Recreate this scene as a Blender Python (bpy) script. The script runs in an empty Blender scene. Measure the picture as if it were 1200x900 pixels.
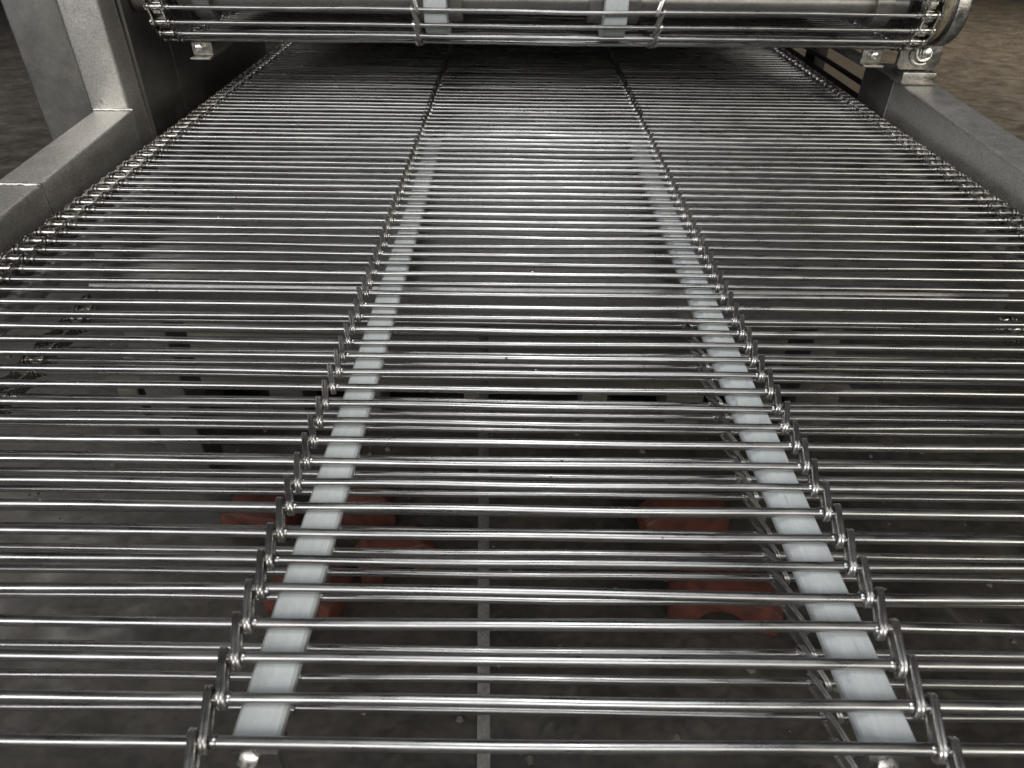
import bpy, bmesh, math, random
from mathutils import Vector, Matrix
random.seed(11)
S = bpy.context.scene
COL = S.collection
PI = math.pi
# ---------------------------------------------------------------- camera
P, A = math.radians(36.2), 0.0115
cd = bpy.data.cameras.new('camera'); cam = bpy.data.objects.new('camera', cd); COL.objects.link(cam)
f = Vector((0, math.cos(P), -math.sin(P))); r0 = Vector((1, 0, 0)); u0 = Vector((0, math.sin(P), math.cos(P)))
rr = r0*math.cos(A) + u0*math.sin(A); uu = u0*math.cos(A) - r0*math.sin(A)
cam.matrix_world = Matrix(((rr.x, uu.x, -f.x, 0), (rr.y, uu.y, -f.y, 0), (rr.z, uu.z, -f.z, 1.25), (0, 0, 0, 1)))
cd.sensor_width = 36; cd.sensor_fit = 'HORIZONTAL'; cd.lens = 832/1200*36
cd.clip_start = 0.02; cd.clip_end = 200
cd.dof.use_dof = True; cd.dof.focus_distance = 0.78; cd.dof.aperture_fstop = 13.0
S.camera = cam
# ---------------------------------------------------------------- world and lamps
w = bpy.data.worlds.new('World'); S.world = w; w.use_nodes = True
w.node_tree.nodes['Background'].inputs[0].default_value = (0.93, 0.96, 1.0, 1)
w.node_tree.nodes['Background'].inputs[1].default_value = 0.02
def lamp(name, loc, target, sx, sy, power, col, spread=180):
    l = bpy.data.lights.new(name, 'AREA'); l.shape = 'RECTANGLE'; l.size = sx; l.size_y = sy; l.energy = power; l.color = col; l.spread = math.radians(spread)
    o = bpy.data.objects.new(name, l); COL.objects.link(o); o.location = loc
    o.rotation_euler = (Vector(target) - Vector(loc)).to_track_quat('-Z', 'Y').to_euler()
    return o
lamp('ceiling_or_fill_lamp', (-7.0, -4.2, 4.6), (-0.6, 0.8, 0.85), 5.4, 2.2, 330, (0.98, 0.99, 1.0))
lamp('ceiling_or_fill_lamp', (-0.9, -4.4, 4.6), (-0.1, 0.8, 0.85), 6.0, 2.4, 200, (1.0, 0.993, 0.975))
lamp('ceiling_or_fill_lamp', (6.2, -4.2, 4.6), (0.8, 0.8, 0.85), 6.0, 2.2, 270, (1.0, 0.95, 0.86))
lamp('ceiling_or_fill_lamp', (0.2, 2.25, 4.6), (0.1, 2.25, 0.85), 6.0, 0.8, 10, (0.97, 0.985, 1.0), 44)
lamp('ceiling_or_fill_lamp', (6.2, 5.6, 4.8), (5.2, 6.2, 0.0), 1.2, 4.0, 330, (1.0, 0.87, 0.67), 92)  # added warm fill with no known source, brightens the right background floor
lamp('ceiling_or_fill_lamp', (-5.4, 4.2, 4.8), (-4.6, 4.2, 0.0), 0.8, 3.0, 100, (1.0, 0.96, 0.90), 90)  # added fill as well, an invented source that lifts the left floor
vs = S.view_settings
vs.view_transform = 'Standard'; vs.look = 'None'; vs.exposure = 0.0; vs.gamma = 1.0; vs.use_curve_mapping = False

# ---------------------------------------------------------------- materials
def mat(name, base, rough, metal=0.0, noise=0.0, nscale=20.0, rvar=0.0, bump=0.0, bscale=200.0, stretch=(1, 1, 1), base2=None, sss=0.0, rand=False, fine=None, scuff=None):
    m = bpy.data.materials.new(name); m.use_nodes = True
    nt = m.node_tree; N = nt.nodes; L = nt.links; b = N['Principled BSDF']; oi = None
    b.inputs['Base Color'].default_value = (*base, 1); b.inputs['Roughness'].default_value = rough; b.inputs['Metallic'].default_value = metal
    tc = N.new('ShaderNodeTexCoord'); mp = N.new('ShaderNodeMapping'); mp.inputs['Scale'].default_value = stretch
    L.new(tc.outputs['Object'], mp.inputs['Vector'])
    vec = mp.outputs['Vector']
    if rand:
        oi = N.new('ShaderNodeObjectInfo'); ml = N.new('ShaderNodeVectorMath'); ml.operation = 'SCALE'
        cx = N.new('ShaderNodeCombineXYZ')
        for k in range(3): L.new(oi.outputs['Random'], cx.inputs[k])
        L.new(cx.outputs[0], ml.inputs[0]); ml.inputs['Scale'].default_value = 37.0
        ad = N.new('ShaderNodeVectorMath'); ad.operation = 'ADD'
        L.new(vec, ad.inputs[0]); L.new(ml.outputs[0], ad.inputs[1]); vec = ad.outputs[0]
    def nz(scale, detail=5, dist=0.0):
        n = N.new('ShaderNodeTexNoise'); n.inputs['Scale'].default_value = scale; n.inputs['Detail'].default_value = detail; n.inputs['Distortion'].default_value = dist
        L.new(vec, n.inputs['Vector']); return n
    if noise > 0 or base2:
        n = nz(nscale, 6, 0.4)
        cr = N.new('ShaderNodeValToRGB')
        b2 = base2 or tuple(c*(1-noise) for c in base)
        cr.color_ramp.elements[0].position = 0.33; cr.color_ramp.elements[1].position = 0.68
        cr.color_ramp.elements[0].color = (*b2, 1); cr.color_ramp.elements[1].color = (*base, 1)
        L.new(n.outputs['Fac'], cr.inputs['Fac']); out = cr.outputs['Color']
        if fine:
            n2 = nz(fine[0], 8, 0.8); mr = N.new('ShaderNodeMapRange')
            mr.inputs['From Min'].default_value = 0.35; mr.inputs['From Max'].default_value = 0.7
            mr.inputs['To Min'].default_value = 1-fine[1]; mr.inputs['To Max'].default_value = 1+fine[1]
            L.new(n2.outputs['Fac'], mr.inputs['Value'])
            vm = N.new('ShaderNodeVectorMath'); vm.operation = 'SCALE'
            L.new(out, vm.inputs[0]); L.new(mr.outputs[0], vm.inputs['Scale']); out = vm.outputs[0]
        if oi:                                                  # every rod and link a little brighter or duller
            mo = N.new('ShaderNodeMapRange'); mo.inputs['To Min'].default_value = 0.74; mo.inputs['To Max'].default_value = 1.12
            L.new(oi.outputs['Random'], mo.inputs['Value'])
            vo = N.new('ShaderNodeVectorMath'); vo.operation = 'SCALE'
            L.new(out, vo.inputs[0]); L.new(mo.outputs[0], vo.inputs['Scale']); out = vo.outputs[0]
        if scuff:                                               # sparse marks with a shape of their own
            n3 = nz(scuff[0], 9, 1.5); m3 = N.new('ShaderNodeMapRange')
            m3.inputs['From Min'].default_value = scuff[2]; m3.inputs['From Max'].default_value = scuff[2]+0.12
            L.new(n3.outputs['Fac'], m3.inputs['Value'])
            mx = N.new('ShaderNodeMix'); mx.data_type = 'RGBA'; mx.inputs['B'].default_value = (*scuff[1], 1)
            L.new(m3.outputs[0], mx.inputs['Factor']); L.new(out, mx.inputs['A']); out = mx.outputs['Result']
        L.new(out, b.inputs['Base Color'])
    if rvar > 0:
        n = nz(nscale*1.7, 6, 0.2); mr = N.new('ShaderNodeMapRange')
        mr.inputs['From Min'].default_value = 0.3; mr.inputs['From Max'].default_value = 0.7
        mr.inputs['To Min'].default_value = max(0.03, rough-rvar); mr.inputs['To Max'].default_value = rough+rvar
        L.new(n.outputs['Fac'], mr.inputs['Value']); L.new(mr.outputs[0], b.inputs['Roughness'])
    if bump > 0:
        n = nz(bscale, 4); bp = N.new('ShaderNodeBump'); bp.inputs['Strength'].default_value = bump; bp.inputs['Distance'].default_value = 0.001
        L.new(n.outputs['Fac'], bp.inputs['Height']); L.new(bp.outputs[0], b.inputs['Normal'])
    if sss > 0:
        b.inputs['Subsurface Weight'].default_value = sss; b.inputs['Subsurface Radius'].default_value = (0.012, 0.013, 0.014); b.inputs['Subsurface Scale'].default_value = 0.6
    return m
M = {}
M['rod'] = mat('polished_rod_steel', (0.50, 0.495, 0.485), 0.31, 1.0, noise=0.25, nscale=28, rvar=0.085, bump=0.012, bscale=400, stretch=(0.6, 3, 3), rand=True, scuff=(95, (0.18, 0.15, 0.12), 0.70))
M['link'] = mat('link_steel', (0.68, 0.665, 0.64), 0.34, 1.0, noise=0.15, nscale=90, rvar=0.06, rand=True, scuff=(110, (0.13, 0.11, 0.09), 0.68))
M['chain'] = mat('chain_steel', (0.62, 0.60, 0.565), 0.27, 1.0, noise=0.35, nscale=120, rvar=0.08, rand=True)
M['frame'] = mat('satin_frame_steel', (0.76, 0.735, 0.695), 0.52, 1.0, noise=0.07, nscale=20, rvar=0.04, bump=0.25, bscale=1100, fine=(330, 0.22), scuff=(38, (0.42, 0.39, 0.34), 0.66))
M['dirty'] = mat('dirty_frame_steel', (0.34, 0.325, 0.30), 0.48, 1.0, noise=0.16, nscale=14, rvar=0.05, bump=0.2, bscale=700, fine=(160, 0.1))
M['pan'] = mat('tray_steel', (0.34, 0.335, 0.325), 0.36, 1.0, noise=0.08, nscale=9, rvar=0.03, bump=0.1, bscale=160, fine=(90, 0.1))
M['cast'] = mat('cast_steel', (0.55, 0.53, 0.49), 0.42, 1.0, noise=0.4, nscale=60, rvar=0.12, bump=0.6, bscale=260, fine=(200, 0.25))
M['bolt'] = mat('bright_bolt_steel', (0.78, 0.76, 0.72), 0.3, 1.0, noise=0.2, nscale=200, rvar=0.08)
M['black'] = mat('blackened_steel', (0.035, 0.033, 0.03), 0.5, 0.6, noise=0.4, nscale=40, rvar=0.1)
M['ring'] = mat('corroded_ring', (0.30, 0.26, 0.18), 0.75, 0.2, base2=(0.10, 0.085, 0.06), noise=0.4, nscale=120, bump=1.0, bscale=260)
M['plastic'] = mat('white_plastic', (0.53, 0.56, 0.565), 0.36, 0.0, noise=0.07, nscale=30, rvar=0.08, sss=0.35, fine=(140, 0.06), stretch=(2.0, 0.5, 1), scuff=(55, (0.30, 0.30, 0.29), 0.66))
M['red'] = mat('faded_red_paint', (0.12, 0.035, 0.022), 0.6, 0.0, base2=(0.045, 0.016, 0.012), noise=0.4, nscale=24, bump=0.4, bscale=120)
M['wood'] = mat('grey_weathered_wood', (0.13, 0.115, 0.10), 0.8, 0.0, base2=(0.07, 0.062, 0.055), noise=0.4, nscale=18, stretch=(0.3, 3, 3), bump=0.6, bscale=90)
M['tan'] = mat('tan_board', (0.16, 0.125, 0.085), 0.7, 0.0, noise=0.25, nscale=14, bump=0.2)
M['dull'] = mat('dull_galvanised_steel', (0.11, 0.107, 0.10), 0.6, 0.2, noise=0.35, nscale=60, fine=(180, 0.25))
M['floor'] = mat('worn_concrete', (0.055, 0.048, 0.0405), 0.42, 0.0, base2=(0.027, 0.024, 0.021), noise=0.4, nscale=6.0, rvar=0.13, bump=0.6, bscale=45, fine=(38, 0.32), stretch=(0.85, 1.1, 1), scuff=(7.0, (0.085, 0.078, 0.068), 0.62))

# ---------------------------------------------------------------- mesh helpers
class MB:
    def __init__(s): s.v = []; s.f = []
    def add(s, v, f):
        o = len(s.v); s.v += [tuple(p) for p in v]; s.f += [tuple(i+o for i in q) for q in f]; return s
    def box(s, a, b):
        (x0, y0, z0), (x1, y1, z1) = a, b
        return s.add([(x0,y0,z0),(x1,y0,z0),(x1,y1,z0),(x0,y1,z0),(x0,y0,z1),(x1,y0,z1),(x1,y1,z1),(x0,y1,z1)],
                     [(0,3,2,1),(4,5,6,7),(0,1,5,4),(1,2,6,5),(2,3,7,6),(3,0,4,7)])
    def lathe(s, prof, c, n=24, axis='X', caps=True):          # prof: (position along axis, radius)
        vs = []; fs = []
        for (t, r) in prof:
            for k in range(n):
                a = 2*PI*k/n; p, q = r*math.cos(a), r*math.sin(a)
                vs.append({'X': (c[0]+t, c[1]+p, c[2]+q), 'Y': (c[0]+p, c[1]+t, c[2]+q), 'Z': (c[0]+p, c[1]+q, c[2]+t)}[axis])
        for i in range(len(prof)-1):
            for k in range(n):
                fs.append((i*n+k, i*n+(k+1)%n, (i+1)*n+(k+1)%n, (i+1)*n+k))
        if caps: fs += [tuple(range(n-1, -1, -1)), tuple((len(prof)-1)*n+k for k in range(n))]
        return s.add(vs, fs)
    def tube(s, pts, r, n=8, closed=False):
        pts = [Vector(p) for p in pts]; m = len(pts); vs = []; fs = []
        for i in range(m):
            t = (pts[(i+1) % m]-pts[i-1]) if closed else (pts[min(i+1, m-1)]-pts[max(i-1, 0)])
            t.normalize()
            ref = Vector((1, 0, 0)) if abs(t.x) < 0.9 else Vector((0, 0, 1))
            a = t.cross(ref).normalized(); b = t.cross(a)
            for k in range(n):
                vs.append(pts[i] + a*(r*math.cos(2*PI*k/n)) + b*(r*math.sin(2*PI*k/n)))
        for i in range(m if closed else m-1):
            j = (i+1) % m
            for k in range(n): fs.append((i*n+k, i*n+(k+1)%n, j*n+(k+1)%n, j*n+k))
        if not closed: fs += [tuple(range(n-1, -1, -1)), tuple((m-1)*n+k for k in range(n))]
        return s.add(vs, fs)
    def prism(s, poly, axis, t0, t1):                           # polygon swept along an axis
        n = len(poly)
        def p3(p, t): return {'X': (t, p[0], p[1]), 'Y': (p[0], t, p[1]), 'Z': (p[0], p[1], t)}[axis]
        return s.add([p3(p, t0) for p in poly]+[p3(p, t1) for p in poly],
                     [tuple(range(n-1, -1, -1)), tuple(range(n, 2*n))]+[(i, (i+1)%n, n+(i+1)%n, n+i) for i in range(n)])
    def mesh(s, name, m, smooth=True, bevel=0.0, seg=2, sharp=42):
        me = bpy.data.meshes.new(name); me.from_pydata(s.v, [], s.f)
        bm = bmesh.new(); bm.from_mesh(me)
        bmesh.ops.recalc_face_normals(bm, faces=bm.faces)
        if bevel > 0:
            es = [e for e in bm.edges if len(e.link_faces) == 2 and e.calc_face_angle() > 0.6]
            bmesh.ops.bevel(bm, geom=es, offset=bevel, segments=seg, affect='EDGES', profile=0.5, clamp_overlap=True)
        bm.to_mesh(me); bm.free()
        me.materials.append(m)
        if smooth:
            me.shade_smooth()
            if hasattr(me, 'set_sharp_from_angle'): me.set_sharp_from_angle(angle=math.radians(sharp))
        return me
    def build(s, name, m, parent=None, **k):
        return put(name, s.mesh(name, m, **k), parent)
def put(name, me, parent=None):
    o = bpy.data.objects.new(name, me); COL.objects.link(o)
    if parent: o.parent = parent; o.matrix_parent_inverse = Matrix.Translation(-parent.location)
    return o
def thing(name, label, cat, loc, group=None):
    o = bpy.data.objects.new(name, None); COL.objects.link(o); o.location = loc; o.empty_display_size = 0.05
    o['label'] = label; o['category'] = cat
    if group: o['group'] = group
    return o
def tag(o, label, cat, group=None):
    o['label'] = label; o['category'] = cat
    if group: o['group'] = group

# ---------------------------------------------------------------- floor
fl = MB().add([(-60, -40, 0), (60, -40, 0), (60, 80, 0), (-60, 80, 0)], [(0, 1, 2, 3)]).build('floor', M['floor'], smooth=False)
fl['kind'] = 'structure'

# ---------------------------------------------------------------- the lower machine frame
ZB = 0.857                                                     # height of the rods of the top strand
frame = thing('conveyor_frame', 'satin stainless steel conveyor frame with square side rails around the lower wire belt', 'conveyor frame', (0, 1.0, 0))
def rail(x0, x1, y0, y1, zf, h, m):
    b = MB().add([(x0,y0,zf(y0)-h),(x1,y0,zf(y0)-h),(x1,y1,zf(y1)-h),(x0,y1,zf(y1)-h),(x0,y0,zf(y0)),(x1,y0,zf(y0)),(x1,y1,zf(y1)),(x0,y1,zf(y1))],
                 [(0,3,2,1),(4,5,6,7),(0,1,5,4),(1,2,6,5),(2,3,7,6),(3,0,4,7)])
    return b.build('side_rail', m, frame, bevel=0.005, seg=3)
zl = lambda y: 0.8759 + 0.0554*(y-0.8647)
zr = lambda y: 0.9031 + 0.0481*(y-0.998)
rail(-0.733, -0.665, 0.966, 1.2735, zl, 0.075, M['frame'])
rail(-0.733, -0.665, -0.35, 0.9650, zl, 0.075, M['frame'])
wb = MB()
pts = [(-0.733+0.068*k/14, 0.9648+random.uniform(-.0008, .0008), zl(0.965)-0.0002+random.uniform(-.0004, .0006)) for k in range(15)]
pts += [(-0.6652, 0.9648+random.uniform(-.0006, .0006), zl(0.965)-0.004-0.066*k/12) for k in range(13)]
wb.tube(pts, 0.0024, 7); wb.build('weld_bead', M['cast'], frame)
rail(0.725, 0.795, -0.35, 1.4435, zr, 0.085, M['frame'])
MB().box((-0.738, 1.275, 0.80), (-0.672, 1.335, 2.0)).build('post', M['frame'], frame, bevel=0.005, seg=3)
MB().box((-0.846, 1.302, 0.0), (-0.752, 1.39, 2.0)).build('post', M['dirty'], frame, bevel=0.005, seg=3)
wb = MB(); wb.tube([(-0.733+0.068*k/12, 1.2742, zl(1.273)+random.uniform(-.0005, .0008)) for k in range(13)], 0.0024, 7); wb.build('weld_bead', M['cast'], frame)
MB().box((-0.672, 1.337, 0.70), (-0.666, 1.4835, 1.5)).build('side_plate', M['dirty'], frame, bevel=0.001, seg=1)
MB().box((-0.672, 1.4855, 0.70), (-0.6655, 2.05, 1.5)).build('side_plate', M['dirty'], frame, bevel=0.001, seg=1)
MB().box((0.725, 1.4455, 0.0), (0.79, 1.582, 0.926)).build('post', M['dirty'], frame, bevel=0.004, seg=2)
MB().box((0.718, 1.405, zr(1.42)+0.0005), (0.781, 1.455, 0.946)).build('mounting_block', M['cast'], frame, bevel=0.003)
# far guard bars and upright on the right, chain guides on both sides
for z in (0.884, 0.856, 0.828):
    MB().tube([(0.732, 1.583, z), (0.732, 2.75, z+0.004)], 0.0055, 8).build('guard_bar', M['black'], frame)
MB().box((0.7385, 1.90, 0.0), (0.77, 1.965, 1.12)).build('upright', M['black'], frame, bevel=0.003)
MB().box((-0.75, 2.60, 0.0), (-0.68, 2.67, 1.6)).build('upright', M['dirty'], frame, bevel=0.003)
MB().box((0.727, 2.60, 0.0), (0.79, 2.67, 1.6)).build('upright', M['dirty'], frame, bevel=0.003)
for x0, x1 in ((-0.640, -0.634), (0.718, 0.7235)):
    MB().box((x0, 0.12, 0.795), (x1, 2.6, 0.848)).build('chain_guide', M['dirty'], frame, bevel=0.0015, seg=1)
# tray below the far half of the top strand
prof = [(2.6, 0.800), (0.850, 0.800)]
for k in range(1, 7): a = PI/2*k/6; prof.append((0.850-0.016*math.sin(a), 0.784+0.016*math.cos(a)))
prof += [(0.834, 0.752)]
prof += [(y+0.002, z-0.0025) if i < 2 else (y+0.0025, z) for i, (y, z) in reversed(list(enumerate(prof)))]
tr = MB().prism(prof, 'X', -0.565, 0.66); tr.build('drip_tray', M['pan'], frame)
# white wear strips under the rods, each on a flat steel bar
def strip(x0, x1, y0, y1, zt, zb, c=0.002, name='wear_strip', mm=None):
    poly = [(x0, zb), (x1, zb), (x1, zt-c), (x1-c, zt), (x0+c, zt), (x0, zt-c)]
    return MB().prism(poly, 'Y', y0, y1).build(name, mm or M['plastic'], frame)
ZT = ZB-0.0041
strip(-0.1560, -0.1288, 0.2037, 1.215, ZT, 0.8455)
strip(-0.1560, -0.1288, 1.219, 1.265, ZT, 0.8455)
for y0, y1 in ((0.2037, 1.215), (1.219, 1.265)):
    MB().prism([(0.2025, 0.8425), (0.2310, 0.8425), (0.2310, ZT-0.001), (0.2300, ZT), (0.2102, ZT), (0.2036, ZT-0.0042), (0.2025, ZT-0.0065)], 'Y', y0, y1).build('wear_strip', M['plastic'], frame, sharp=25)
for x in (-0.566, 0.656):
    MB().lathe([(0.16, 0.0135), (2.5, 0.0135)], (x, 0, 0.8385), 20, 'Y').build('guide_bar', M['pan'], frame)
for x0, x1, zt in ((-0.1510, -0.1455, 0.845), (0.2215, 0.2275, 0.842), (-0.573, -0.567, 0.825), (0.657, 0.663, 0.825)):
    MB().box((x0, 0.23, 0.822), (x1, 2.5, zt)).build('strip_bar', M['dirty'], frame, bevel=0.0008, seg=1)
def hexbolt(name, c, rad, parent, d=(0, -1, 0), hh=0.007, washer=True, turn=0.2, m=None):
    b = MB(); d = Vector(d).normalized(); q = d.to_track_quat('Z', 'Y')
    def ringp(rd, t, n, ph=0): return [Vector(c)+q @ Vector((rd*math.cos(2*PI*k/n+ph), rd*math.sin(2*PI*k/n+ph), t)) for k in range(n)]
    def loft(rs):
        n = len(rs[0]); vs = [p for r in rs for p in r]
        fs = [(i*n+k, i*n+(k+1)%n, (i+1)*n+(k+1)%n, (i+1)*n+k) for i in range(len(rs)-1) for k in range(n)]
        b.add(vs, fs+[tuple(range(n-1, -1, -1)), tuple((len(rs)-1)*n+k for k in range(n))])
    if washer: loft([ringp(rad*1.45, 0, 20), ringp(rad*1.45, 0.0014, 20)])
    t0 = 0.0016 if washer else 0
    loft([ringp(rad, t0, 6, turn), ringp(rad, t0+hh*.8, 6, turn), ringp(rad*.86, t0+hh, 6, turn)])
    return b.build(name, m or M['bolt'], parent, bevel=0.0004, seg=1)
for x in (-0.1440, 0.2160):
    MB().box((x-0.012, 0.1985, 0.80), (x+0.0145, 0.2036, 0.8448)).build('strip_bracket', M['dirty'], frame, bevel=0.0012)
    hexbolt('bolt', (x-0.002, 0.1984, 0.8395), 0.0068, frame, (0, -0.64, 0.77), 0.0045, False, 0.3)
# brace below and lower cross member
MB().prism([(-0.0125, -0.003), (0.0125, -0.003), (0.0125, 0.003), (-0.0125, 0.003)], 'Z', -0.56, 0.56)
def bar(name, a, b, wdt, th, m, parent):
    a, b = Vector(a), Vector(b); t = (b-a).normalized(); sx = t.cross(Vector((0, 0, 1))).normalized(); sz = sx.cross(t)
    vs = [p+sx*i*wdt/2+sz*j*th/2 for p in (a, b) for i, j in ((-1, -1), (1, -1), (1, 1), (-1, 1))]
    return MB().add(vs, [(3,2,1,0),(4,5,6,7),(0,1,5,4),(1,2,6,5),(2,3,7,6),(3,0,4,7)]).build(name, m, parent, bevel=0.0012)
bar('brace', (-0.0385, 0.555, 0.061), (-0.0835, 1.85, 0.476), 0.022, 0.012, M['dull'], frame)
MB().box((-0.67, 1.84, 0.44), (0.724, 1.90, 0.50)).build('cross_member', M['dirty'], frame, bevel=0.004)
MB().box((-0.16, 0.50, 0.0), (0.08, 0.553, 0.05)).build('foot_bar', M['dirty'], frame, bevel=0.004)
# cross bars carrying tray and strips
for y in (1.05, 1.75, 2.35):
    MB().box((-0.664, y, 0.748), (0.7235, y+0.04, 0.796)).build('cross_member', M['dirty'], frame, bevel=0.003)

# ---------------------------------------------------------------- wire belts
XL, XR = -0.604, 0.694                                          # centres of the edge chains
PITCH = 0.0254
def rod_mesh(k, dense):
    rnd = random.Random(100+k); n = 26
    ph = [rnd.uniform(0, 2*PI) for _ in range(4)]; am = rnd.uniform(0.0002, 0.0013 if k % 3 == 0 else 0.0008); bm_ = rnd.uniform(0.0001, 0.00045)
    x0, x1 = XL-0.0185, XR+0.0185
    pts = []
    for i in range(n+1):
        t = i/n; x = x0+(x1-x0)*t; e = math.sin(PI*t)
        pts.append((x, e*(am*math.sin(3*PI*t+ph[0])+bm_*math.sin(9*PI*t+ph[1])), e*(am*math.sin(4*PI*t+ph[2])+bm_*math.sin(11*PI*t+ph[3])) - 0.0004*e))
    b = MB(); b.tube(pts, 0.0036, 14)
    for x in (XL+0.0215, XR-0.0215):
        b.lathe([(-0.0015, 0.0053), (0.0015, 0.0053)], (x, 0, 0), 12)
    for x, s in ((-0.170, 1), (0.242, -1)):                     # weld beads beside the inner link rows
        b.lathe([(-0.002, 0.0037), (-0.001, 0.0041), (0.001, 0.0041), (0.002, 0.0037)], (x+s*0.0072+rnd.uniform(-.001, .001), 0, 0), 10)
    for _ in range(rnd.choice((0, 1, 2))):                       # burrs
        x = rnd.uniform(-0.55, 0.63); a = rnd.uniform(0.3, 2.6)
        b.lathe([(-0.0012, 0.0002), (0, 0.0010), (0.0012, 0.0002)], (x, -0.0036*math.cos(a), 0.0035*math.sin(a)), 6)
    return b.mesh('rod', M['rod'])
RODS = [rod_mesh(k, True) for k in range(14)]
def obround(cy, rad, n=8):
    o = [(cy+rad*math.cos(a), rad*math.sin(a)) for a in [(-PI/2+PI*k/n) for k in range(n+1)]]
    o += [(-cy+rad*math.cos(a), rad*math.sin(a)) for a in [(PI/2+PI*k/n) for k in range(n+1)]]
    return o
def wire_link_mesh(sgn, k):
    rnd = random.Random(7+k); b = MB(); sk = 0.0034*sgn + rnd.uniform(-.0004, .0004)
    for off in (-0.0012, 0.0012):
        b.tube([(off - sk*y/0.0127, y, z) for y, z in obround(PITCH/2, 0.0059, 9)], 0.00135, 8, closed=True)
    pl = obround(PITCH/2, 0.0057, 9); n = len(pl); vs = []
    for off in (-0.0011, 0.0011): vs += [(off - sk*y/0.0127, y, z) for y, z in pl]
    b.add(vs, [tuple(range(n-1, -1, -1)), tuple(range(n, 2*n))])
    return b.mesh('wire_link', M['link'])
WL = {1: [wire_link_mesh(1, k) for k in range(3)], -1: [wire_link_mesh(-1, k+5) for k in range(3)]}
def chain_link_mesh(outer):
    b = MB(); px = 0.0146 if outer else 0.0112
    for s in (-1, 1):
        po = []
        for y, z in obround(PITCH/2, 0.0076, 6): po.append((y, z))
        # waisted plate
        po = po[:7] + [(0.0, 0.0054)] + po[7:] + [(0.0, -0.0054)]
        x = s*px; b.prism(po, 'X', x-0.0012, x+0.0012)
    b.lathe([(-0.0098, 0.0053), (-0.0092, 0.0058), (0.0092, 0.0058), (0.0098, 0.0053)], (0, -PITCH/2, 0), 12)
    if outer:
        for s in (-1, 1):
            for y in (-PITCH/2, PITCH/2): b.lathe([(-0.0012, 0.0038), (0.0012, 0.0038)], (s*0.0169, y, 0), 10)
    return b.mesh('chain_link', M['chain'])
CLK = [chain_link_mesh(False), chain_link_mesh(True)]
def belt(label, yc, zc, rad, ang0, n_ret, n_top, loc):
    """rod path: return strand far to near, round the near shaft, top strand near to far"""
    t = thing('wire_belt', label, 'conveyor belt', loc)
    dth = PITCH/rad; L = PITCH
    pos = []                                                    # (Y, Z, phi)
    angs = []; a = ang0
    while a > -PI/2+1e-3: a -= dth
    a += dth
    while a < PI/2-1e-6: angs.append(a); a += dth
    # angle a: 0 faces -Y, negative goes down, positive goes up
    first, last = angs[0], angs[-1]
    y_ret = yc + PITCH*(1-(first+PI/2)/dth); y_top = yc + PITCH*(1-(PI/2-last)/dth)
    for k in range(n_ret-1, -1, -1): pos.append((y_ret+k*PITCH, zc-rad, PI))
    for a in angs: pos.append((yc-rad*math.cos(a), zc+rad*math.sin(a), PI/2-a))
    for k in range(n_top): pos.append((y_top+k*PITCH, zc+rad, 0.0))
    inv = Matrix.Translation(-Vector(loc))
    def place(name, me, M4):
        o = bpy.data.objects.new(name, me); COL.objects.link(o); o.parent = t; o.matrix_parent_inverse = inv
        o.matrix_basis = M4
    rnd = random.Random(int(yc*1000))
    for i, (y, z, ph) in enumerate(pos):
        place('rod', RODS[rnd.randrange(len(RODS))], Matrix.Translation((0, y+rnd.uniform(-.0007, .0007), z+rnd.uniform(-.0004, .0003))) @ Matrix.Rotation(rnd.choice((0, 0.6, 1.3, -0.8)), 4, 'X'))
        if i+1 < len(pos):
            y2, z2, _ = pos[i+1]
            d = Vector((0, y2-y, z2-z)); phi = math.atan2(d.z, d.y)
            R = Matrix.Rotation(phi, 4, 'X'); sc = Matrix.Diagonal((1, max(1, d.length/PITCH), 1, 1))
            c = (0, (y+y2)/2, (z+z2)/2)
            for x, s in ((-0.170, 1), (0.242, -1)):
                place('wire_link', WL[s][rnd.randrange(3)], Matrix.Translation((x+rnd.uniform(-.0006, .0006), c[1], c[2])) @ R @ Matrix.Rotation(rnd.uniform(-.06, .06), 4, 'Z') @ Matrix.Rotation(rnd.uniform(-.05, .05), 4, 'X'))
            for x in (XL, XR):
                place('chain_link', CLK[i % 2], Matrix.Translation((x, c[1], c[2])) @ R)
    return t, pos
# lower belt: a top-strand rod must sit at Y = 0.199 (mod pitch), a return rod at 0.347 (mod pitch)
RA = 0.061; YC = 0.1228
lower, pos = belt('long stainless wire belt of crosswise rods running from the foreground under the upper roller', YC, ZB-RA, RA, PI/2 - 1e-4 - 2*PITCH/RA*0.5, 38, 95, (0.045, 1.2, ZB))
# upper belt: a rod faces the camera 5 degrees below the front of the roller
UY, UZ, UR = 1.394, 1.058, 0.066
upper, _ = belt('upper wire belt wrapping round the roller at the top of the picture', UY, UZ, UR, -math.radians(5), 40, 14, (0.045, UY, UZ))

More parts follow.
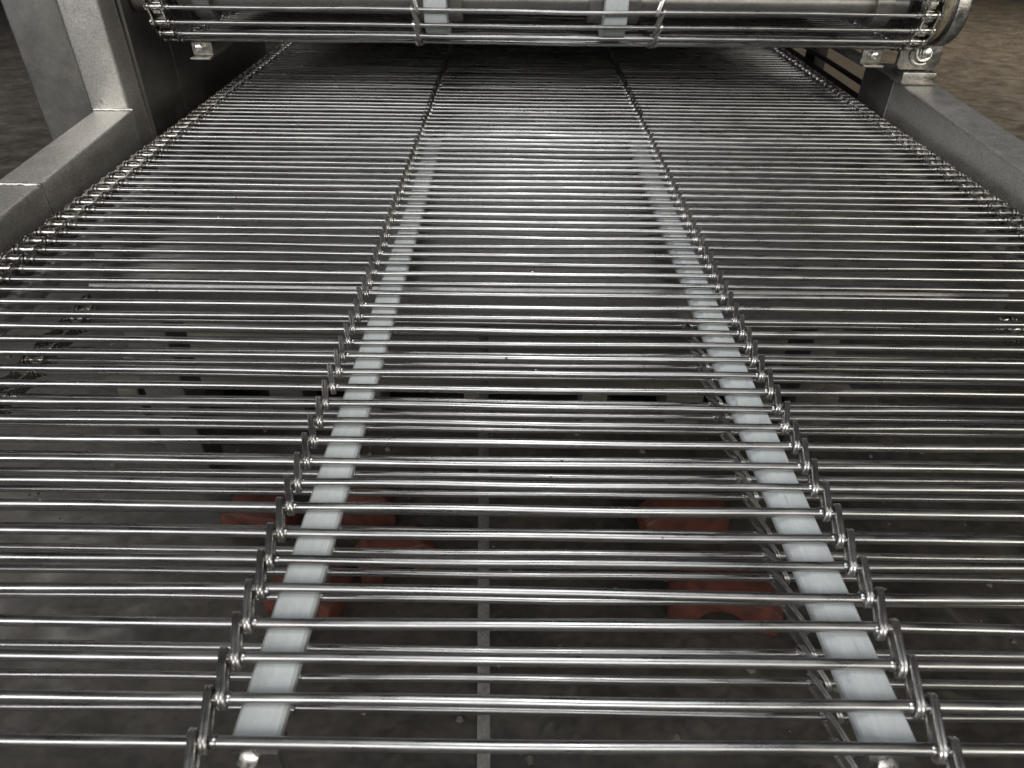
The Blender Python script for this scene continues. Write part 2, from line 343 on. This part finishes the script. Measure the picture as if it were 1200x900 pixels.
# ---------------------------------------------------------------- shafts
def sprocket(b_parent, x, y, z, rad, th, m):
    poly = []; n = round(2*PI*rad/PITCH)
    for k in range(n):
        for da, rf in ((0, rad-0.0052), (0.28, rad-0.002), (0.42, rad+0.002), (0.58, rad+0.002), (0.72, rad-0.002)):
            a = 2*PI*(k+da)/n; poly.append((y-rf*math.cos(a), z+rf*math.sin(a)))
    return MB().prism(poly, 'X', x-th/2, x+th/2).build('sprocket', m, b_parent)
sh = thing('roller_shaft', 'steel roller shaft with two white plastic collars inside the upper belt', 'roller', (0.045, UY, UZ))
MB().lathe([(-0.585, 0.0215), (0.675, 0.0215)], (0, UY, UZ), 32).build('shaft_tube', M['dirty'], sh)
for x in (-0.137, 0.169):
    MB().lathe([(-0.0195, 0.018), (-0.0195, 0.0595), (-0.018, 0.0612), (0.018, 0.0612), (0.0195, 0.0595), (0.0195, 0.018)], (x, UY, UZ), 40).build('plastic_collar', M['plastic'], sh)
    for s in (-1, 1):
        MB().lathe([(-0.012, 0.033), (0.012, 0.033)], (x+s*0.032, UY, UZ), 24).build('clamp_ring', M['dirty'], sh, bevel=0.0015)
for x in (-0.54, 0.63):
    MB().lathe([(-0.015, 0.035), (0.015, 0.035)], (x, UY, UZ), 24).build('clamp_ring', M['dirty'], sh, bevel=0.0015)
for x in (XL, XR): sprocket(sh, x, UY, UZ, UR, 0.012, M['chain'])
sh2 = thing('roller_shaft', 'near end roller shaft turning the lower belt round below the front edge', 'roller', (0.045, YC, ZB-RA))
MB().lathe([(-0.66, 0.02), (0.72, 0.02)], (0, YC, ZB-RA), 24).build('shaft_tube', M['pan'], sh2)
for x in (XL, XR): sprocket(sh2, x, YC, ZB-RA, RA, 0.012, M['chain'])

# ---------------------------------------------------------------- upper machine frame
up = thing('conveyor_frame', 'upper conveyor frame with bearing housing and adjusting bolts holding the top roller', 'conveyor frame', (0.03, 1.5, 1.0))
MB().lathe([(0.712, 0.028), (0.712, 0.052), (0.714, 0.057), (0.722, 0.061), (0.730, 0.0595), (0.733, 0.055)], (0, UY, UZ), 48).build('seal_ring', M['ring'], up)
MB().lathe([(0.7335, 0.02), (0.7335, 0.052), (0.7375, 0.052), (0.7375, 0.0625), (0.739, 0.0640), (0.754, 0.0640), (0.760, 0.0615), (0.763, 0.056), (0.763, 0.0)], (0, UY, UZ), 56).build('bearing_housing', M['cast'], up)
MB().lathe([(-0.663, 0.025), (-0.625, 0.025)], (0, UY, UZ), 24).build('bearing_bush', M['dirty'], up)
# slotted mounting plate with its bolt, below the bearing
MB().prism([(0.712, 0.949), (0.772, 0.949), (0.782, 0.962), (0.782, 0.990), (0.774, 1.008), (0.712, 1.002), (0.704, 0.985), (0.704, 0.957)], 'Y', 1.412, 1.422).build('mounting_plate', M['cast'], up, bevel=0.002)
arc = [(0.7445+0.021*math.cos(a), 1.4105, 0.9775+0.019*math.sin(a)) for a in [math.radians(150+150*k/12) for k in range(13)]]
arc = [(0.726, 1.411, 1.010)] + arc
MB().tube(arc, 0.0035, 8).build('slot_rim', M['cast'], up)
hexbolt('bolt', (0.7475, 1.4118, 0.9785), 0.0105, up, (0.05, -1, 0.25), 0.009, True, 0.35)
MB().box((0.735, 1.423, 0.927), (0.775, 1.4445, 1.10)).build('bearing_leg', M['dirty'], up, bevel=0.002)
for xc in (-0.563, 0.639):
    MB().box((xc-0.018, 1.362, 0.9625), (xc+0.018, 1.56, 0.9665)).build('adjuster_bracket', M['cast'], up, bevel=0.001)
    MB().box((xc-0.018, 1.380, 0.967), (xc+0.018, 1.386, 0.993)).build('adjuster_lip', M['cast'], up, bevel=0.001)
    hexbolt('bolt', (xc-0.002, 1.3795, 0.9795), 0.0082, up, (0.1, -1, 0.1), 0.014, False, 0.1)
MB().box((-0.56, 1.445, 1.035), (0.65, 2.6, 1.043)).build('bed_plate', M['dirty'], up, bevel=0.001, seg=1)
MB().box((0.7255, 1.475, 0.99), (0.7375, 2.6, 1.16)).build('side_plate', M['dirty'], up, bevel=0.001, seg=1)
MB().box((-0.664, 2.052, 0.99), (-0.655, 2.6, 1.16)).build('side_plate', M['dirty'], up, bevel=0.001, seg=1)
for y in (1.62, 2.2):
    MB().box((-0.654, y, 1.05), (0.7245, y+0.04, 1.09)).build('cross_member', M['dirty'], up, bevel=0.002)

# ---------------------------------------------------------------- things on the floor under the belt
def red_block(label, x0, x1, y, h, d, rz, notch):
    c = ((x0+x1)/2, y, 0); hw = (x1-x0)/2
    poly = [(-hw, 0.0)]
    if notch:
        nr = min(hw*0.45, h*0.55)
        poly += [(-nr, 0.0)] + [(-nr*math.cos(PI*k/10), nr*math.sin(PI*k/10)) for k in range(1, 10)] + [(nr, 0.0)]
    poly += [(hw, 0.0), (hw, h*0.7), (hw*0.72, h), (-hw*0.72, h), (-hw, h*0.7)]
    o = MB().prism(poly, 'Y', -d/2, d/2).build('floor_block', M['red'], None, bevel=0.006)
    o.location = c; o.rotation_euler.z = rz; tag(o, label, 'block', 'dull red blocks under the belt')
red_block('dull red block on the floor, farthest back beside the left white strip', -0.40, -0.27, 1.17, 0.085, 0.07, 0.1, False)
red_block('dull red block on the floor, outermost left under the left row of links', -0.655, -0.50, 1.14, 0.07, 0.08, -0.15, True)
red_block('dull red block on the floor between the left white strip and the brace', -0.33, -0.165, 1.02, 0.09, 0.07, 0.35, True)
red_block('dull red block on the floor directly under the left white strip, nearest on that side', -0.49, -0.34, 0.93, 0.08, 0.11, -0.25, True)
red_block('dull red notched block on the floor just left of the right white strip, nearer one', 0.33, 0.55, 0.92, 0.085, 0.09, -0.2, True)
red_block('dull red block on the floor left of the right white strip, the farther one', 0.30, 0.50, 1.15, 0.075, 0.07, 0.15, False)
# a pallet standing farther back
pal = thing('pallet', 'weathered grey pallet standing on the floor far under the lower belt', 'pallet', (-0.1, 1.65, 0))
for x in (-1.02, -0.86, -0.60, -0.38, -0.10, 0.22, 0.46, 0.67, 0.84):
    wd = random.uniform(0.05, 0.10)
    MB().box((x-wd/2, 1.50, 0.022), (x+wd/2, 2.1, 0.120)).build('block', M['wood'], pal, bevel=0.004, seg=1)
for y in (1.50, 1.62, 1.74, 1.86, 1.98):
    MB().box((-1.08, y, 0.122), (0.90, y+0.10, 0.140)).build('plank', M['wood'], pal, bevel=0.003, seg=1)
for y in (1.50, 1.99):
    MB().box((-1.08, y, 0.001), (0.90, y+0.10, 0.020)).build('plank', M['wood'], pal, bevel=0.003, seg=1)
# tan board on the right, seen between the guard bars
tb = MB().box((-0.085, -0.006, 0), (0.085, 0.006, 0.96)).build('board', M['tan'], None, bevel=0.002)
tb.location = (0.968, 2.2, 0.0); tb.rotation_euler = (-0.04, 0, 0.06); tag(tb, 'narrow tan board standing on the floor behind the right guard bars', 'board')

# crumbs and chips lying on the floor
rc = random.Random(5); b = MB()
for _ in range(420):
    x, y = (rc.uniform(-1.6, 1.6), rc.uniform(0.1, 2.4)) if rc.random() < 0.7 else (rc.choice((-1, 1))*rc.uniform(1.0, 5.0), rc.uniform(1.5, 7.5))
    r = rc.uniform(0.003, 0.012); a = rc.uniform(0, PI); n = rc.choice((4, 5, 6)); h = r*rc.uniform(0.3, 0.8)
    p = [(x+r*rc.uniform(.6, 1.2)*math.cos(a+2*PI*k/n), y+r*rc.uniform(.6, 1.2)*math.sin(a+2*PI*k/n)) for k in range(n)]
    b.add([(q[0], q[1], 0.0005) for q in p]+[(x+(q[0]-x)*.6, y+(q[1]-y)*.6, h) for q in p], [tuple(range(n-1, -1, -1)), tuple(range(n, 2*n))]+[(k, (k+1) % n, n+(k+1) % n, n+k) for k in range(n)])
db = b.build('floor_debris', M['wood'], None); db['kind'] = 'stuff'
db['label'] = 'small pale crumbs and chips scattered over the dark concrete floor'; db['category'] = 'debris'
